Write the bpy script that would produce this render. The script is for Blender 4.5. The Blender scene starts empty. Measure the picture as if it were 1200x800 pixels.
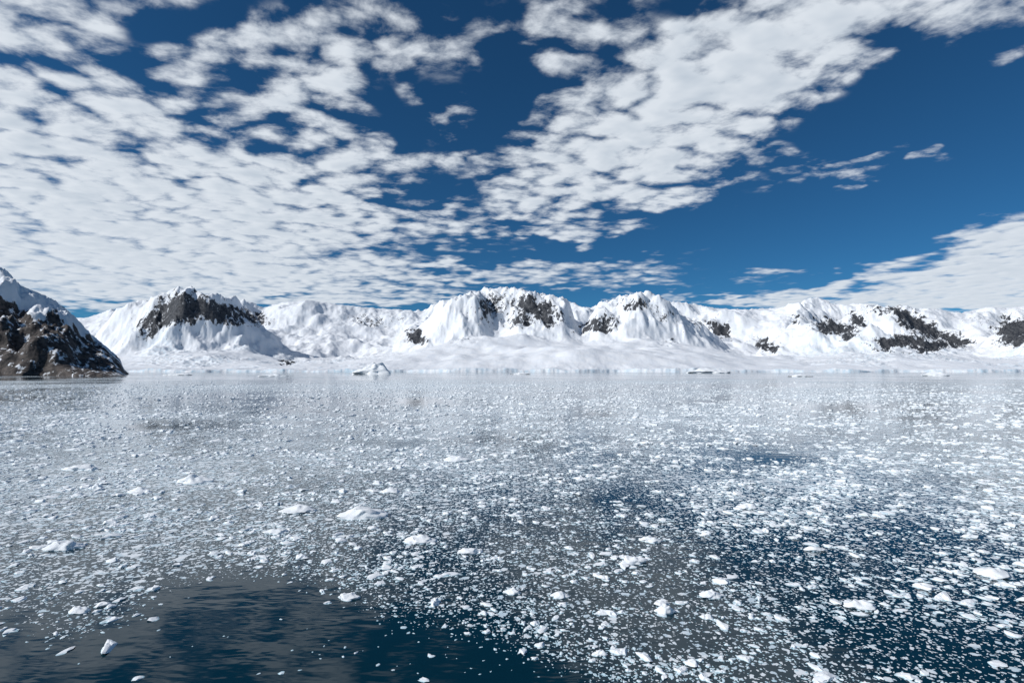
import bpy, bmesh, math, time, numpy as np
from mathutils import Vector, noise as mnoise
T0 = time.time()
rng = np.random.default_rng(7)
scene = bpy.context.scene
scene.view_settings.view_transform = 'Standard'
scene.view_settings.look = 'None'
scene.view_settings.exposure = 0
CAM_H = 10.0
F = 640.0      # focal length in units of 1/1200 of the sensor width
HY = 434.0
PITCH = math.atan((HY-400)/F)

# ------------------------------------------------------------------ camera
cd = bpy.data.cameras.new("camera"); cam = bpy.data.objects.new("camera", cd)
scene.collection.objects.link(cam); scene.camera = cam
cd.sensor_width = 36; cd.lens = 36*F/1200
cd.clip_start = 0.1; cd.clip_end = 100000
cam.location = (0, 0, CAM_H)
cam.rotation_euler = (math.pi/2+PITCH, 0, 0)

# ------------------------------------------------------------------ numpy noise
def _h(ix, iy, seed):
    h = (ix.astype(np.int64)*374761393 + iy.astype(np.int64)*668265263 + seed*1442695041) & 0xffffffff
    h = ((h ^ (h >> 13))*1274126177) & 0xffffffff
    h = ((h ^ (h >> 16))*2246822519) & 0xffffffff
    return (h ^ (h >> 15)) & 0xffffffff
def gnoise(x, y, seed=0):
    x0 = np.floor(x); y0 = np.floor(y); fx = x-x0; fy = y-y0
    u = fx*fx*fx*(fx*(fx*6-15)+10); v = fy*fy*fy*(fy*(fy*6-15)+10)
    def g(dx, dy):
        a = _h(x0+dx, y0+dy, seed)/4294967296.0*2*np.pi
        return np.cos(a)*(fx-dx)+np.sin(a)*(fy-dy)
    a = g(0,0); b = g(1,0); c = g(0,1); d = g(1,1)
    return np.clip(((a*(1-u)+b*u)*(1-v)+(c*(1-u)+d*u)*v)*1.5, -1, 1)
def fbm(x, y, o=5, seed=0, gain=.5):
    s = 0; a = 1; n = 0
    for i in range(o):
        s = s+a*gnoise(x, y, seed+i*17); n += a
        x, y = 2.03*(0.8*x-0.6*y), 2.03*(0.6*x+0.8*y); a *= gain
    return s/n
def ridged(x, y, o=6, seed=0, gain=.5):
    s = 0; a = 1; n = 0; w = 1
    for i in range(o):
        r = (1-np.abs(gnoise(x, y, seed+i*31)))**2.2
        s = s+a*r*w; n += a; w = np.clip(r*1.4, 0, 1)
        x, y = 2.07*(0.8*x-0.6*y), 2.07*(0.6*x+0.8*y); a *= gain
    return s/n
def sstep(a, b, x):
    t = np.clip((x-a)/(b-a), 0, 1); return t*t*(3-2*t)
def prof(px, pts):
    p = sorted(pts.items()); return np.interp(px, [q[0] for q in p], [q[1] for q in p])

def grid_mesh(name, X, Y, Z, attrs={}, wrap=False, smooth=True):
    nr, nc = X.shape
    me = bpy.data.meshes.new(name)
    co = np.stack([X, Y, Z], -1).reshape(-1, 3).astype(np.float32)
    me.vertices.add(len(co)); me.vertices.foreach_set("co", co.ravel())
    idx = np.arange(nr*nc).reshape(nr, nc)
    if wrap: idx = np.concatenate([idx, idx[:, :1]], 1)
    q = np.stack([idx[:-1,:-1], idx[:-1,1:], idx[1:,1:], idx[1:,:-1]], -1).reshape(-1, 4)
    me.loops.add(q.size); me.polygons.add(len(q))
    me.loops.foreach_set("vertex_index", q.ravel().astype(np.int32))
    me.polygons.foreach_set("loop_start", (np.arange(len(q))*4).astype(np.int32))
    me.update(calc_edges=True)
    me.polygons.foreach_set("use_smooth", np.full(len(q), smooth))
    for k, v in attrs.items():
        a = me.attributes.new(k, 'FLOAT', 'POINT'); a.data.foreach_set("value", v.ravel().astype(np.float32))
    me.update()
    ob = bpy.data.objects.new(name, me); scene.collection.objects.link(ob)
    return ob

# ------------------------------------------------------------------ node helper
class N:
    def __init__(s, tree): s.t = tree; s.n = tree.nodes; s.l = tree.links; s.n.clear()
    def new(s, typ, **kw):
        n = s.n.new(typ)
        for k, v in kw.items(): setattr(n, k, v)
        return n
    def put(s, sock, v):
        if v is None: return
        if isinstance(v, bpy.types.NodeSocket): s.l.new(v, sock)
        else: sock.default_value = v
    def m(s, op, a, b=None, c=None, clamp=False):
        n = s.new('ShaderNodeMath', operation=op, use_clamp=clamp)
        for i, v in enumerate((a, b, c)): s.put(n.inputs[i], v)
        return n.outputs[0]
    def vm(s, op, a, b=None):
        n = s.new('ShaderNodeVectorMath', operation=op)
        s.put(n.inputs[0], a); s.put(n.inputs[1], b)
        return n.outputs['Value'] if op in ('LENGTH', 'DOT_PRODUCT') else n.outputs[0]
    def mr(s, v, a, b, c=0., d=1., smooth=True):
        n = s.new('ShaderNodeMapRange', interpolation_type='SMOOTHSTEP' if smooth else 'LINEAR')
        for i, x in enumerate((v, a, b, c, d)): s.put(n.inputs[i], x)
        return n.outputs[0]
    def mix(s, f, a, b):
        n = s.new('ShaderNodeMix', data_type='RGBA')
        s.put(n.inputs[0], f); s.put(n.inputs[6], a); s.put(n.inputs[7], b); return n.outputs[2]
    def noise(s, vec, scale, detail=5, rough=.55, dim='2D'):
        n = s.new('ShaderNodeTexNoise', noise_dimensions=dim)
        s.put(n.inputs['Vector'], vec); s.put(n.inputs['Scale'], scale); s.put(n.inputs['Detail'], detail)
        s.put(n.inputs['Roughness'], rough)
        return n
    def vor(s, vec, scale, feature='F1', rnd=1.):
        n = s.new('ShaderNodeTexVoronoi', feature=feature, voronoi_dimensions='2D')
        s.put(n.inputs['Vector'], vec); s.put(n.inputs['Scale'], scale); s.put(n.inputs['Randomness'], rnd)
        return n
    def mapping(s, vec, loc=(0,0,0), rot=(0,0,0), scale=(1,1,1), typ='POINT'):
        n = s.new('ShaderNodeMapping', vector_type=typ)
        s.put(n.inputs[0], vec); s.put(n.inputs['Location'], loc); s.put(n.inputs['Rotation'], rot); s.put(n.inputs['Scale'], scale)
        return n.outputs[0]
    def attr(s, name):
        return s.new('ShaderNodeAttribute', attribute_name=name).outputs['Fac']
def material(name):
    m = bpy.data.materials.new(name); m.use_nodes = True
    return m, N(m.node_tree)

# ------------------------------------------------------------------ light
SUN_EL = math.radians(36)
az = math.atan2(-0.88, -0.34)
S = Vector((math.sin(az)*math.cos(SUN_EL), math.cos(az)*math.cos(SUN_EL), math.sin(SUN_EL)))
ld = bpy.data.lights.new("sun", 'SUN'); ld.energy = 3.7; ld.angle = math.radians(.5); ld.color = (1, .98, .955)
sun = bpy.data.objects.new("sun", ld); scene.collection.objects.link(sun)
sun.rotation_euler = (-S).to_track_quat('-Z', 'Y').to_euler()
sun.location = (0, 0, 200)

# ------------------------------------------------------------------ sky (world)
w = bpy.data.worlds.new("World"); scene.world = w; w.use_nodes = True
try:
    w.cycles.sampling_method = 'MANUAL'; w.cycles.sample_map_resolution = 256
except Exception as e: print(e)
g = N(w.node_tree)
tc = g.new('ShaderNodeTexCoord').outputs['Generated']
sep = g.new('ShaderNodeSeparateXYZ'); g.put(sep.inputs[0], tc)
dx, dy, dz = sep.outputs
sky = g.new('ShaderNodeTexSky', sky_type='NISHITA')
sky.sun_disc = False; sky.sun_elevation = SUN_EL; sky.sun_rotation = az
sky.altitude = 2500; sky.air_density = 0.9; sky.dust_density = 0.3; sky.ozone_density = 2.0
skyc = g.mix(1.0, sky.outputs[0], (0.16, 0.46, 0.63, 1)); skyc.node.blend_type = 'MULTIPLY'
ay = g.m('MAXIMUM', g.m('ABSOLUTE', dy), 0.02)
GX = g.m('DIVIDE', dx, ay); GZ = g.m('DIVIDE', dz, ay)
cb = g.new('ShaderNodeCombineXYZ'); g.put(cb.inputs[0], GX); g.put(cb.inputs[1], GZ); G0 = cb.outputs[0]
zz = g.m('ADD', g.m('MAXIMUM', dz, 0.0), 0.08)
cb2 = g.new('ShaderNodeCombineXYZ'); g.put(cb2.inputs[0], g.m('DIVIDE', dx, zz)); g.put(cb2.inputs[1], g.m('DIVIDE', dy, zz)); P = cb2.outputs[0]
wn = g.vm('SUBTRACT', g.noise(P, 2.2, 3, .55).outputs['Color'], (.5,.5,.5))
G1 = g.vm('ADD', G0, g.vm('MULTIPLY', wn, (.22,.14,0)))
def skypt(px, py):
    X = (px-600)/F; Z = (400-py)/F
    c, s = math.cos(PITCH), math.sin(PITCH)
    yy = c-Z*s; zz_ = s+Z*c
    return X/yy, zz_/yy
# x, y, rx, ry, rot(deg, anticlockwise), weight
blobs = [
 (60,235,350,125,-8,.88),(190,290,260,70,-6,.68),(20,90,250,125,-30,.62),(150,150,225,82,-20,.46),(90,15,190,50,0,.42),
 (330,75,190,88,20,.50),(410,105,140,62,20,.28),(370,215,145,82,15,.66),(290,250,180,75,0,.44),
 (470,40,130,50,10,.36),(535,135,60,30,0,.45),(525,187,60,22,0,.45),(450,265,160,34,-3,.48),
 (400,318,230,22,-2,.62),(560,320,270,14,2,.5),(700,327,130,12,3,.45),(590,252,100,20,0,.36),
 (790,115,245,100,24,.90),(700,205,155,62,15,.72),(930,45,255,90,22,.85),(640,30,125,62,20,.42),(1080,12,180,52,10,.66),
 (1180,15,80,28,0,.42),(770,237,80,12,-3,.45),(690,262,60,12,0,.35),(835,215,80,22,5,.42),(930,187,80,14,0,.36),(1010,197,50,10,0,.42),(1095,183,40,9,0,.35),(640,270,60,8,0,.4),(1190,70,40,14,20,.4),
 (1150,318,290,42,16,.98),(1230,285,200,60,20,.98),(1150,352,330,28,0,.98),(880,354,150,10,0,.6),(60,320,260,40,0,.7),(330,350,300,16,0,.8),
]
holes = [(190,40,90,35,25,.25),(60,85,90,16,25,.2),(265,95,100,22,20,.2),(590,95,36,105,-8,.38),(560,225,50,16,0,.2),(470,140,35,50,10,.2)]
def blobsum(lst):
    acc = None
    for (x, y, rx, ry, rot, wt) in lst:
        X, Z = skypt(x, y)
        mp = g.mapping(G1, (X, Z, 0), (0,0,math.radians(rot)), (rx/F, ry/F, 1), 'TEXTURE')
        v = g.mr(g.vm('LENGTH', mp), 1.25, .35, 0., wt)
        if acc is None: acc = v
        else: acc = g.m('SUBTRACT', g.m('ADD', acc, v), g.m('MULTIPLY', acc, v))
    return acc
cover = g.m('SUBTRACT', blobsum(blobs), blobsum(holes))
Pw = g.vm('ADD', P, g.vm('MULTIPLY', wn, (.10,.10,0)))
def dens(Pc, det):
    Pm = g.mapping(Pc, (0,0,0), (0,0,math.radians(-20)), (1.0,1.2,1))
    n1 = g.noise(Pm, 3.0, det, .58).outputs['Fac']
    n2 = g.noise(Pm, 9.0, det-1, .58).outputs['Fac']
    v1 = g.vor(Pm, 8.2).outputs['Distance']
    b = g.m('MULTIPLY', g.m('SUBTRACT', .20, g.m('MULTIPLY', v1, v1)), .85)
    a = g.m('MULTIPLY', g.m('SUBTRACT', n1, .5), 1.65)
    c = g.m('MULTIPLY', g.m('SUBTRACT', n2, .5), 1.55)
    return g.m('ADD', g.m('ADD', a, b), c)
d0 = dens(Pw, 6)
d1 = dens(g.vm('ADD', Pw, (-.045, -.01, 0)), 3)
amp = g.mr(dz, .04, .34, .36, 1.)
D = g.m('ADD', g.m('MULTIPLY', d0, amp), cover)
alpha = g.mr(D, .12, 1.02)
alpha = g.m('MULTIPLY', alpha, g.mr(cover, 0.02, .25))
relief = g.m('MULTIPLY', g.m('MULTIPLY', g.m('SUBTRACT', d0, d1), .36), amp)
thick = g.mr(D, .7, 1.8)
shade = g.m('ADD', g.m('SUBTRACT', .94, g.m('MULTIPLY', thick, .30)), relief, clamp=True)
cc = g.mix(shade, (2.4, 3.4, 4.6, 1), (7.4, 7.95, 8.6, 1))
fin = g.mix(g.m('MULTIPLY', alpha, .96), skyc, cc)
bg = g.new('ShaderNodeBackground'); g.put(bg.inputs[0], fin); bg.inputs[1].default_value = .1
o = g.new('ShaderNodeOutputWorld'); g.l.new(bg.outputs[0], o.inputs[0])

# ------------------------------------------------------------------ snow / rock material
def snow_rock(name, rock_a, rock_b, nscale, bump_d):
    m, g = material(name)
    co = g.new('ShaderNodeTexCoord').outputs['Object']
    rock = g.attr('rock'); ice = g.attr('ice')
    n1 = g.noise(co, nscale, 6, .70, '3D').outputs['Fac']
    st = g.noise(g.mapping(co, (0,0,0), (0,.6,0), (1.,1.,.3)), nscale*2.0, 5, .75, '3D').outputs['Fac']
    f = g.m('ADD', rock, g.m('ADD', g.m('MULTIPLY', g.m('SUBTRACT', n1, .5), 1.8), g.m('MULTIPLY', g.m('SUBTRACT', st, .5), 2.5)))
    f = g.mr(f, .45, .60)
    hn = g.noise(co, nscale*3, 6, .68, '3D').outputs['Fac']
    rc = g.mix(g.mr(hn, .35, .65), rock_a, rock_b)
    sc = g.mix(g.mr(n1, .3, .7), (.79,.83,.88,1), (.88,.89,.905,1))
    sc = g.mix(g.m('MULTIPLY', ice, g.mr(st, .42, .6)), sc, (.56,.71,.81,1))
    b = g.new('ShaderNodeBsdfPrincipled')
    g.put(b.inputs['Base Color'], g.mix(f, sc, rc)); b.inputs['Roughness'].default_value = .75
    b.inputs['Specular IOR Level'].default_value = .25
    bp = g.new('ShaderNodeBump'); bp.inputs['Strength'].default_value = .5; bp.inputs['Distance'].default_value = bump_d
    g.put(bp.inputs['Height'], g.m('MULTIPLY', hn, g.m('ADD', .35, f))); g.l.new(bp.outputs[0], b.inputs['Normal'])
    o = g.new('ShaderNodeOutputMaterial'); g.l.new(b.outputs[0], o.inputs[0])
    return m

# ------------------------------------------------------------------ main mountain range
nc, nr = 1700, 480
tX = np.linspace(-1.35, 1.35, nc)
t = np.linspace(0, 1, nr)
depth = 2900+ (9800-2900)*(0.5*t+0.5*t**2)
XX, DD = np.meshgrid(tX, depth)
wx = XX*DD; wy = DD.copy()
ux = XX+fbm(wx/900, wy/900, 4, 3)*.030+fbm(wx/260, wy/260, 3, 5)*.010
ud = DD+fbm(wx/1100, wy/1100, 4, 9)*650+fbm(wx/400, wy/400, 3, 13)*160
upx = 600+F*ux
# snow apron / glacier tongues in front
ef = prof(upx, {-300:14,60:6,100:8,200:11,260:14,300:13,350:10,400:12,450:16,500:22,540:26,600:28,650:27,700:26,760:28,800:25,850:19,900:12,940:8,1000:12,1060:15,1110:13,1160:10,1200:12,1500:20})
# separate massifs
em = prof(upx, {-300:40,60:14,100:18,125:44,155:74,185:86,205:97,215:99,235:93,260:87,285:80,310:50,335:24,380:16,430:18,470:28,490:52,505:68,520:83,545:90,565:97,590:98,615:96,640:90,662:76,680:44,695:50,710:74,730:88,755:93,770:90,785:80,810:62,830:44,855:26,890:20,915:38,940:58,960:62,985:58,1020:62,1050:70,1080:58,1105:40,1140:30,1170:50,1200:64,1500:60})
ev = np.minimum(em*.55, 40)
eb = prof(upx, {-300:70,100:60,150:68,200:74,300:76,330:80,360:82,400:78,430:75,460:72,500:70,560:70,690:70,800:70,860:70,900:73,930:78,950:84,985:79,1020:77,1060:76,1100:72,1130:69,1160:74,1200:76,1500:75})
el = np.minimum(eb*.56, 42)
hs = [np.zeros_like(ef)+14, ef*3800/F, (ef*.95+em*.17)*4500/F, em*5200/F, ev*5900/F, el*6700/F, eb*8000/F, eb*.5*9800/F]
ds = [3030, 3800, 4500, 5200, 5900, 6700, 8000, 9800]
H = np.zeros_like(DD)
for i in range(len(ds)-1):
    tt = np.clip((ud-ds[i])/(ds[i+1]-ds[i]), 0, 1)
    H = np.where((ud >= ds[i]) & (ud <= ds[i+1]), hs[i]*(1-tt)+hs[i+1]*tt, H)
H = np.where(ud > ds[-1], hs[-1], H)
H = np.where(ud < ds[0], hs[0], H)
kk = np.hanning(9); kk /= kk.sum()
Hp = np.pad(H, ((4,4),(0,0)), 'edge'); H = sum(kk[i]*Hp[i:i+H.shape[0]] for i in range(9))
mtn = sstep(4100, 4950, ud)
rel = np.clip(em/80, .35, 1.1)
H += mtn*(ridged(wx/950, wy/1050, 7, 21, .50)-.55)*270*rel
H += mtn*(ridged(wx/240, wy/270, 6, 28, .52)-.5)*56*rel
H += mtn*fbm(wx/120, wy/120, 5, 41)*16
crev = np.clip(sstep(130,190,upx)*(1-sstep(400,500,upx))+sstep(900,960,upx), 0, 1)*(1-sstep(4400,5200,ud))
crev = crev*sstep(-.25, .2, fbm(wx/500, wy/500, 3, 63))
H += crev*(ridged(wx/110, wy/60, 5, 61)-.5)*24
H += fbm(wx/600, wy/500, 3, 71)*24*sstep(3050,3500,ud)
H += fbm(wx/110, wy/90, 4, 72)*6*sstep(3050,3400,ud)
# shore with ice cliff
shs = 3030+fbm(wx/400, wy*0, 2, 81)*110
sh = shs+fbm(wx/70, wy*0, 4, 83)*14
cl = 16+fbm(wx/140, wy/400, 5, 87)*18
k = sstep(-4, 14, DD-sh)
bl = sstep(0, 420, DD-shs)
H = np.where(DD < shs+420, H*bl+cl*(1-bl), H)
H = np.where(DD > sh, np.maximum(H, 8), H)
H = H*k-12*(1-k)
sky_t = {-300:75,60:62,100:62,118:68,130:73,142:74,155:82,170:83,185:90,196:93,205:99,215:100,224:96,235:93,248:92,260:87,272:87,285:82,296:80,305:73,318:77,330:80,345:81,360:83,385:79,400:77,430:74,460:72,495:70,503:75,512:80,520:83,532:85,545:91,556:93,565:97,578:97,590:99,602:98,615:95,628:93,640:89,650:88,665:84,676:78,686:73,695:75,703:80,710:82,720:84,730:89,742:90,755:94,764:93,770:88,778:86,785:82,798:80,810:79,825:76,842:73,860:72,880:72,900:73,915:74,930:79,940:80,950:86,958:85,965:85,975:80,985:77,1005:79,1020:78,1045:75,1060:77,1080:73,1100:73,1115:69,1130:68,1145:71,1160:75,1180:73,1200:76,1500:75}
tgt = prof(600+F*tX, sky_t)
for kw_, lo_, hi_ in ((61, 120, 380), (21, 430, 640)):
    el_ = F*(H-CAM_H)/DD
    fac = tgt/el_.max(0)
    kern = np.hanning(kw_); kern /= kern.sum(); hw = kw_//2
    fac = np.convolve(np.pad(fac, hw, 'edge'), kern, 'valid')
    H = H*(1+(fac[None, :]-1)*sstep(lo_, hi_, H))
PX = 600+F*XX; PY = HY-F*(H-CAM_H)/DD
rocks_and_shadow = [ # px, py, rx, ry, rot, strength
 (212,362,38,19,10,.96),(185,374,30,13,30,.80),(250,366,34,14,-10,.90),(290,370,29,9,-15,.86),(170,380,14,6,0,.65),
 (432,376,26,7,-5,.62),(470,374,14,6,0,.45),(488,394,14,8,-25,1.02),(575,360,23,17,50,.66),(598,354,12,13,0,.48),(630,362,29,15,-25,.98),(612,374,19,9,10,.78),(645,377,14,7,0,.62),  # central peak's left flank: blue-grey shadow painted in as dark rock
 (703,381,24,8,15,.95),(745,356,22,8,0,.66),(775,367,18,8,-20,.52),
 (822,378,18,6,-20,.6),(845,386,15,8,-40,1.02),(898,405,15,7,-20,1.05),(935,374,18,6,20,.55),(979,384,27,9,-12,1.1),(1006,374,12,8,-40,1.05),
 (1075,378,38,10,-32,1.15),(1052,401,28,9,8,1.15),(1088,405,26,8,0,1.15),(1118,398,20,8,-20,1.1),(1035,364,24,6,-10,.55),(1098,388,20,8,-30,.9),
 (1190,388,22,17,0,1.15),(1150,374,20,5,0,.5),(336,424,5,3,0,1.),(785,400,8,3,0,.6),(540,400,10,3,0,.5)]
rock = np.zeros_like(H)
wpx = PX+fbm(wx/120, wy/120, 4, 91)*18; wpy = PY+fbm(wx/120, wy/120+50, 4, 93)*9
for (x, y, rx, ry, rot, s_) in rocks_and_shadow:
    a = math.radians(rot); ddx = wpx-x; ddy = -(wpy-y)
    p_ = ddx*math.cos(a)+ddy*math.sin(a); q_ = -ddx*math.sin(a)+ddy*math.cos(a)
    r2 = (p_/rx)**2+(q_/ry)**2
    rock = np.maximum(rock, s_*np.exp(-r2**1.3*.8))
rock *= (DD < 8200)
H += np.clip(rock*1.3, 0, 1)*(ridged(wx/170, wy/130, 6, 101)-.6)*75
gy = np.gradient(H, axis=0)/np.gradient(DD, axis=0); gx = np.gradient(H, axis=1)/np.gradient(wx, axis=1)
sl = np.hypot(gx, gy)
rk = rock*1.14-.20+np.clip(sl-1.05, 0, 1)*.20*(H > 120)
iceA = np.clip((1-sstep(20, 60, DD-sh))*.7+crev*.55*sstep(.25,.6,sl), 0, 1)
range_ob = grid_mesh("snowy_mountain_range", wx, wy, H, {'rock': rk, 'ice': iceA})
range_ob.data.materials.append(snow_rock("snow_and_rock", (.024,.029,.038,1), (.095,.098,.105,1), .016, 9.))

# ------------------------------------------------------------------ near headland on the left
nc, nr = 620, 420
tX = np.linspace(-1.9, -.66, nc); depth = np.linspace(960, 2000, nr)
XX, DD = np.meshgrid(tX, depth); wx = XX*DD; wy = DD.copy()
ux = XX+fbm(wx/120, wy/120, 4, 203)*.012
ud = DD+fbm(wx/260, wy/260, 5, 209)*130
upx = 600+F*ux
eh_pts = {-700:260,-400:215,-200:175,-60:140,0:119,12:108,20:99,45:89,60:82,75:71,90:58,105:42,120:29,135:16,147:3,156:-10,200:-30}
eh = prof(upx, eh_pts)
hr = eh*1300/F
tt = np.clip((ud-1030)/(1300-1030), 0, 1)
up = tt**.85
dn = 1-.55*sstep(1300, 2000, ud)
H = hr*np.where(ud < 1300, up, dn)
H += (ridged(wx/130, wy/150, 7, 221)-.55)*46*np.clip(hr/120, 0, 1)*sstep(0,.3,tt)
H += fbm(wx/30, wy/30, 5, 231)*11*np.clip(hr/60, 0, 1)*sstep(0,.2,tt)
H = np.where(tt <= 0, -6, H)
tgt = prof(600+F*tX, eh_pts)
act = (F*(H-CAM_H)/DD).max(0)
fac = np.clip(np.where(act > 4, (tgt+1)/np.maximum(act, 4), 1), .3, 2)
kern = np.hanning(9); kern /= kern.sum(); fac = np.convolve(np.pad(fac, 4, 'edge'), kern, 'valid')
H = np.where(H > 0, H*fac[None, :], H)
PX = 600+F*XX; PY = F*(H-CAM_H)/DD
line = prof(PX, {-400:150,-100:105,0:88,20:77,35:60,48:58,60:71,72:62,80:50,100:41,120:27,148:4,200:0})
line = line+fbm(wx/40, wy/40, 5, 241)*22
rk = .72-sstep(-5, 7, PY-line)*.98
sl = np.hypot(np.gradient(H, axis=1)/np.gradient(wx, axis=1), np.gradient(H, axis=0)/np.gradient(DD, axis=0))
rk += np.clip(sl-1.1, -.3, .8)*.10
head = grid_mesh("rocky_headland", wx, wy, H, {'rock': rk, 'ice': np.zeros_like(H)})
head.data.materials.append(snow_rock("headland_rock", (.022,.020,.021,1), (.115,.095,.085,1), .035, 4.))

# ------------------------------------------------------------------ ice cover map on the water
def cover_map(x, y):
    yy = np.where(y > 3, y, 3)
    r = np.hypot(x, y)
    px = 600+F*x/yy; py = HY+F*CAM_H/yy
    n1 = fbm(x/9, y/9, 5, 301); n2 = fbm(x/34, y/34, 5, 311); n3 = fbm(x/140, y/140, 5, 321)
    n = n1*.5+n2*.5
    edge = prof(px, {-200:660,0:670,150:670,300:640,420:600,560:585,680:575,760:580,830:595,950:612,1200:628,1500:640})
    dense = 1-sstep(-16, 30, py-edge+n*60)
    c = .39+.26*dense
    c += n*.60*(.6+.5*dense)
    c += n3*.75*sstep(45, 130, r)
    clear = prof(px, {-300:715,0:735,60:752,110:760,150:742,200:718,260:706,330:706,400:718,430:730,500:742,560:752,620:770,690:805,760:860,1300:1100})
    d2 = py-clear+n1*38
    c *= 1-sstep(-55, 6, d2)*.96
    for (a, b, rx, ry, s_) in [(280,685,120,24,.22),(900,538,45,8,.6),(700,484,40,6,.5),(490,470,30,4,.5),(980,476,45,5,.5),(715,582,50,10,.3),(200,497,60,6,.3),(1080,620,70,12,.25),(850,655,90,20,.15),(570,515,60,5,.35)]:
        c -= s_*np.exp(-((px-a)/rx)**2-((py-b)/ry)**2)
    far = sstep(380, 900, r)
    c = c*(1-far)+far*np.clip(.24+n3*1.6, 0, .7)
    return np.clip(c, 0, 1)

na, nrr = 1200, 460
th = np.linspace(0, 2*np.pi, na, endpoint=False); rr = np.exp(np.linspace(math.log(2.), math.log(60000), nrr)); 
TH, RR = np.meshgrid(th, rr)
wxx = np.sin(TH)*RR; wyy = np.cos(TH)*RR
cv = cover_map(wxx, wyy)
wxx[0] *= 0.01; wyy[0] *= 0.01
water = grid_mesh("sea_water", wxx, wyy, np.zeros_like(wxx), {'cover': cv}, wrap=True)
print("water normal z", water.data.polygons[50000].normal.z, "range normal z", range_ob.data.polygons[300000].normal.z, "head", head.data.polygons[100000].normal.z)
m, g = material("icy_sea_water")
co = g.new('ShaderNodeTexCoord').outputs['Object']
cva = g.attr('cover')
cw = g.vm('ADD', co, g.vm('MULTIPLY', g.vm('SUBTRACT', g.noise(co, 3., 3, .6).outputs['Color'], (.5,.5,.5)), (.35,.35,0)))
def flecks(scale, k, seed, soft=.04, lo=0.):
    v = g.vor(g.mapping(cw, (seed, seed*1.7, 0)), scale)
    sc = g.new('ShaderNodeSeparateColor'); g.put(sc.inputs[0], v.outputs['Color'])
    thr = g.m('MULTIPLY', g.m('MULTIPLY', cva, g.m('MAXIMUM', g.m('SUBTRACT', sc.outputs[0], lo), 0.)), k)
    return g.m('MULTIPLY', g.mr(g.m('SUBTRACT', thr, v.outputs['Distance']), -soft*.2, soft), g.mr(thr, .04, .10))
f = flecks(5.5, .88, 0, .03, .06)
f = g.m('MAXIMUM', f, flecks(2.6, .90, 11.3, .03, .14))
f = g.m('MAXIMUM', f, flecks(1.1, .85, 23.1, .02, .3))
grey = g.noise(co, 1.1, 5, .65).outputs['Fac']
slush = g.m('MULTIPLY', g.mr(g.m('ADD', cva, g.m('MULTIPLY', g.m('SUBTRACT', grey, .5), .8)), .45, 1.1), .6)
wcol = g.mix(slush, (.0010,.022,.036,1), (.05,.125,.165,1))
wb = g.new('ShaderNodeBsdfPrincipled'); g.put(wb.inputs['Base Color'], wcol)
g.put(wb.inputs['Roughness'], g.mr(cva, 0., .8, .04, .12)); wb.inputs['IOR'].default_value = 1.33
bp = g.new('ShaderNodeBump'); bp.inputs['Strength'].default_value = .4; bp.inputs['Distance'].default_value = .06
g.put(bp.inputs['Height'], g.noise(g.mapping(co, (0,0,0), (0,0,.35), (.45,1.2,1)), .6, 3, .5).outputs['Fac']); g.l.new(bp.outputs[0], wb.inputs['Normal'])
ib = g.new('ShaderNodeBsdfDiffuse')
thin = g.mix(g.mr(f, .2, .95), (.16,.42,.54,1), g.mix(g.mr(grey, .35, .62), (.62,.74,.81,1), (.89,.93,.95,1)))
g.put(ib.inputs['Color'], thin)
mx = g.new('ShaderNodeMixShader'); g.put(mx.inputs[0], g.m('MULTIPLY', f, .94)); g.l.new(wb.outputs[0], mx.inputs[1]); g.l.new(ib.outputs[0], mx.inputs[2])
o = g.new('ShaderNodeOutputMaterial'); g.l.new(mx.outputs[0], o.inputs[0])
water.data.materials.append(m)

# ------------------------------------------------------------------ ice material
im, g = material("glacier_ice")
co = g.new('ShaderNodeTexCoord').outputs['Object']
geo = g.new('ShaderNodeNewGeometry')
sp = g.new('ShaderNodeSeparateXYZ'); g.put(sp.inputs[0], geo.outputs['Position'])
nn = g.noise(co, 5., 4, .65, '3D').outputs['Fac']
c1 = g.mix(g.mr(nn, .35, .65), (.87,.91,.94,1), (.94,.955,.96,1))
c1 = g.mix(g.mr(sp.outputs[2], .0, .035), (.48,.68,.76,1), c1)
b = g.new('ShaderNodeBsdfDiffuse'); g.put(b.inputs['Color'], c1)
bp = g.new('ShaderNodeBump'); bp.inputs['Strength'].default_value = .5; bp.inputs['Distance'].default_value = .04
g.put(bp.inputs['Height'], nn); g.l.new(bp.outputs[0], b.inputs['Normal'])
o = g.new('ShaderNodeOutputMaterial'); g.l.new(b.outputs[0], o.inputs[0])

# ------------------------------------------------------------------ brash ice (one mesh)
def ico(sub):
    bm = bmesh.new(); bmesh.ops.create_icosphere(bm, subdivisions=sub, radius=.5)
    v = np.array([p.co[:] for p in bm.verts]); f_ = np.array([[q.index for q in p.verts] for p in bm.faces]); bm.free()
    return v, f_
def templates(sub, n, amp):
    v, f_ = ico(sub); out = []
    for i in range(n):
        off = Vector(rng.uniform(-50, 50, 3))
        d = np.array([1+amp*mnoise.noise(Vector(p)*2.3+off)+.4*amp*mnoise.noise(Vector(p)*6+off) for p in v])
        q = v*d[:, None]
        for j in range(4):
            nrm = rng.normal(size=3); nrm[2] = abs(nrm[2])*.7; nrm /= np.linalg.norm(nrm)
            o_ = .30+rng.uniform(0, .12); s_ = q@nrm-o_
            q = q-np.clip(s_, 0, None)[:, None]*nrm*.85
        out.append(q)
    return np.array(out), f_
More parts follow.
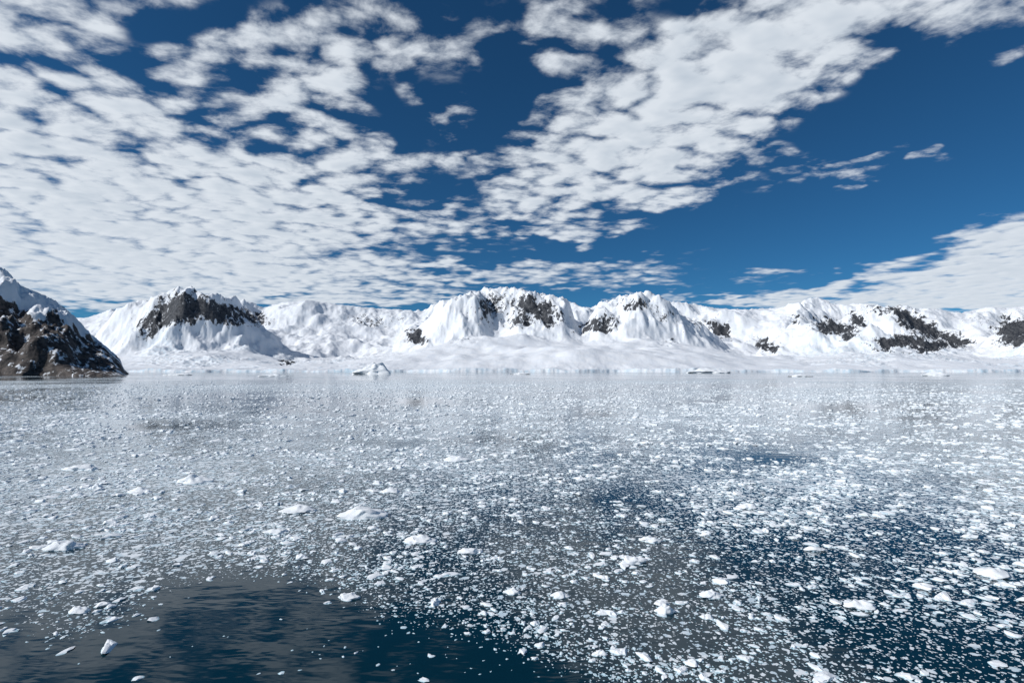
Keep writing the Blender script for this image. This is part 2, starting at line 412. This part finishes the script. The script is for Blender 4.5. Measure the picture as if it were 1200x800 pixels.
def build_chunks(name, pos, size, sub, ntemp, amp, flat):
    T, f_ = templates(sub, ntemp, amp)
    n = len(pos); ti = rng.integers(0, ntemp, n); V = T[ti].copy()
    sx = size*rng.uniform(.8, 1.35, n); sy = size*rng.uniform(.5, 1.0, n); sz = size*rng.uniform(flat[0], flat[1], n)
    V[:,:,0] *= sx[:,None]; V[:,:,1] *= sy[:,None]; V[:,:,2] *= sz[:,None]
    a = rng.uniform(0, 2*np.pi, n); c, s_ = np.cos(a)[:,None], np.sin(a)[:,None]
    x = V[:,:,0]*c-V[:,:,1]*s_; y = V[:,:,0]*s_+V[:,:,1]*c
    z = V[:,:,2]+(sz*rng.uniform(-.10,.12,n))[:,None]
    co = np.stack([x+pos[:,0:1], y+pos[:,1:2], z], -1)
    fc = f_[None]+(np.arange(n)*T.shape[1])[:,None,None]
    return co.reshape(-1,3), fc.reshape(-1,3)
NP = 440000
r = np.exp(rng.uniform(math.log(13), math.log(1400), NP)); th = rng.uniform(-.92, .92, NP)
x = r*np.sin(th); y = r*np.cos(th)
c = cover_map(x, y)
clump = fbm(x/2.2, y/2.2, 3, 401)*.8+fbm(x/8, y/8, 3, 405)*.9
prob = np.clip(c*(.5+clump*1.7), 0, 1)*np.where(r > 220, 220/r, 1)+.004*(r < 80)
keep = rng.uniform(size=NP) < prob*.62
x, y, r = x[keep], y[keep], r[keep]; n = len(x)
spx = 2.15*(1-rng.uniform(size=n))**(-1/1.80)
size = spx*r/F
mxs = .50+.6*np.clip(r/60, 0, 2.5)
ok = size < mxs
x, y, r, size, spx = x[ok], y[ok], r[ok], size[ok], spx[ok]
parts = []; off = 0
for lo, hi, sub in ((0, 7, 1), (7, 16, 2), (16, 999, 3)):
    s_ = (spx >= lo) & (spx < hi)
    co_, fc_ = build_chunks("b", np.stack([x[s_], y[s_]], -1), size[s_], sub, 24, .9, (.20, .46))
    parts.append((co_, fc_+off)); off += len(co_)
co_ = np.concatenate([p[0] for p in parts]).astype(np.float32); fc_ = np.concatenate([p[1] for p in parts]).astype(np.int32)
me = bpy.data.meshes.new("brash_ice"); me.vertices.add(len(co_)); me.vertices.foreach_set("co", co_.ravel())
me.loops.add(fc_.size); me.polygons.add(len(fc_)); me.loops.foreach_set("vertex_index", fc_.ravel())
me.polygons.foreach_set("loop_start", (np.arange(len(fc_))*3).astype(np.int32)); me.update(calc_edges=True)
me.polygons.foreach_set("use_smooth", np.zeros(len(fc_), bool))
ob = bpy.data.objects.new("brash_ice", me); scene.collection.objects.link(ob); me.materials.append(im)

# ------------------------------------------------------------------ larger floes and icebergs
def floe(name, px, py, wpx, hfrac, seed, sub=5, stretch=.6):
    d = F*CAM_H/(py-HY); W = wpx*d/F*.95
    X0 = (px-600)/F*d
    R = np.random.default_rng(seed)
    peaks = [(R.uniform(-.25,.25), R.uniform(-.15,.15), R.uniform(.5,1.), R.uniform(.12,.26)) for _ in range(4)]
    bm = bmesh.new(); bmesh.ops.create_icosphere(bm, subdivisions=sub, radius=.5)
    of = Vector((seed*3.1, seed*1.7, 0))
    for v in bm.verts:
        p = v.co.copy(); k_ = 1+.55*mnoise.noise(p*2.2+of)+.22*mnoise.noise(p*6+of)
        x_, y_ = p.x*k_, p.y*k_*stretch
        if p.z > 0:
            hgt = 0
            for (a, b_, h_, s_) in peaks: hgt = max(hgt, h_*math.exp(-((x_-a)**2+(y_-b_)**2*2)/(2*s_*s_)))
            z_ = (p.z*2)**.6*(.38+.62*hgt)*hfrac*(1+.35*mnoise.noise(Vector((x_,y_,p.z))*7+of))
            z_ += .05*hfrac*mnoise.noise(Vector((x_,y_,p.z))*18+of)
        else: z_ = p.z*.3*hfrac
        v.co = Vector((x_*W*1.05, y_*W*1.05, z_*W))
    me = bpy.data.meshes.new(name); bm.to_mesh(me); bm.free(); me.materials.append(im)
    for p in me.polygons: p.use_smooth = True
    ob = bpy.data.objects.new(name, me); scene.collection.objects.link(ob); ob.location = (X0, d, 0)
    return ob
fl = [(428,602,52,.26),(232,563,36,.28),(85,638,38,.26),(353,596,38,.2),(495,630,34,.22),(740,654,33,.25),(828,692,26,.3),
      (1153,668,38,.26),(1000,704,32,.25),(775,710,20,.5),(550,643,24,.3),(105,709,22,.35),(412,694,24,.28),(600,688,18,.35),
      (655,692,20,.3),(760,630,24,.25),(536,538,30,.22),(100,548,36,.18),(170,574,24,.25),(1190,697,22,.3),(870,592,24,.25),(460,574,24,.2),(330,620,26,.2),(700,757,16,.4),(950,640,22,.25)]
for i, (a, b_, w_, h_) in enumerate(fl): floe("ice_floe", a, b_, w_, h_, i+1, 4)
for i, (a, b_, w_, h_) in enumerate([(437,438.2,40,.34),(830,437.0,46,.14),(1095,440,30,.16),(938,441,26,.12),(320,441,30,.1),(210,439.5,26,.12),(610,438.5,22,.12)]):
    floe("iceberg", a, b_, w_, h_, i+60, 5, .7)
print("verts", len(co_), "t", time.time()-T0)
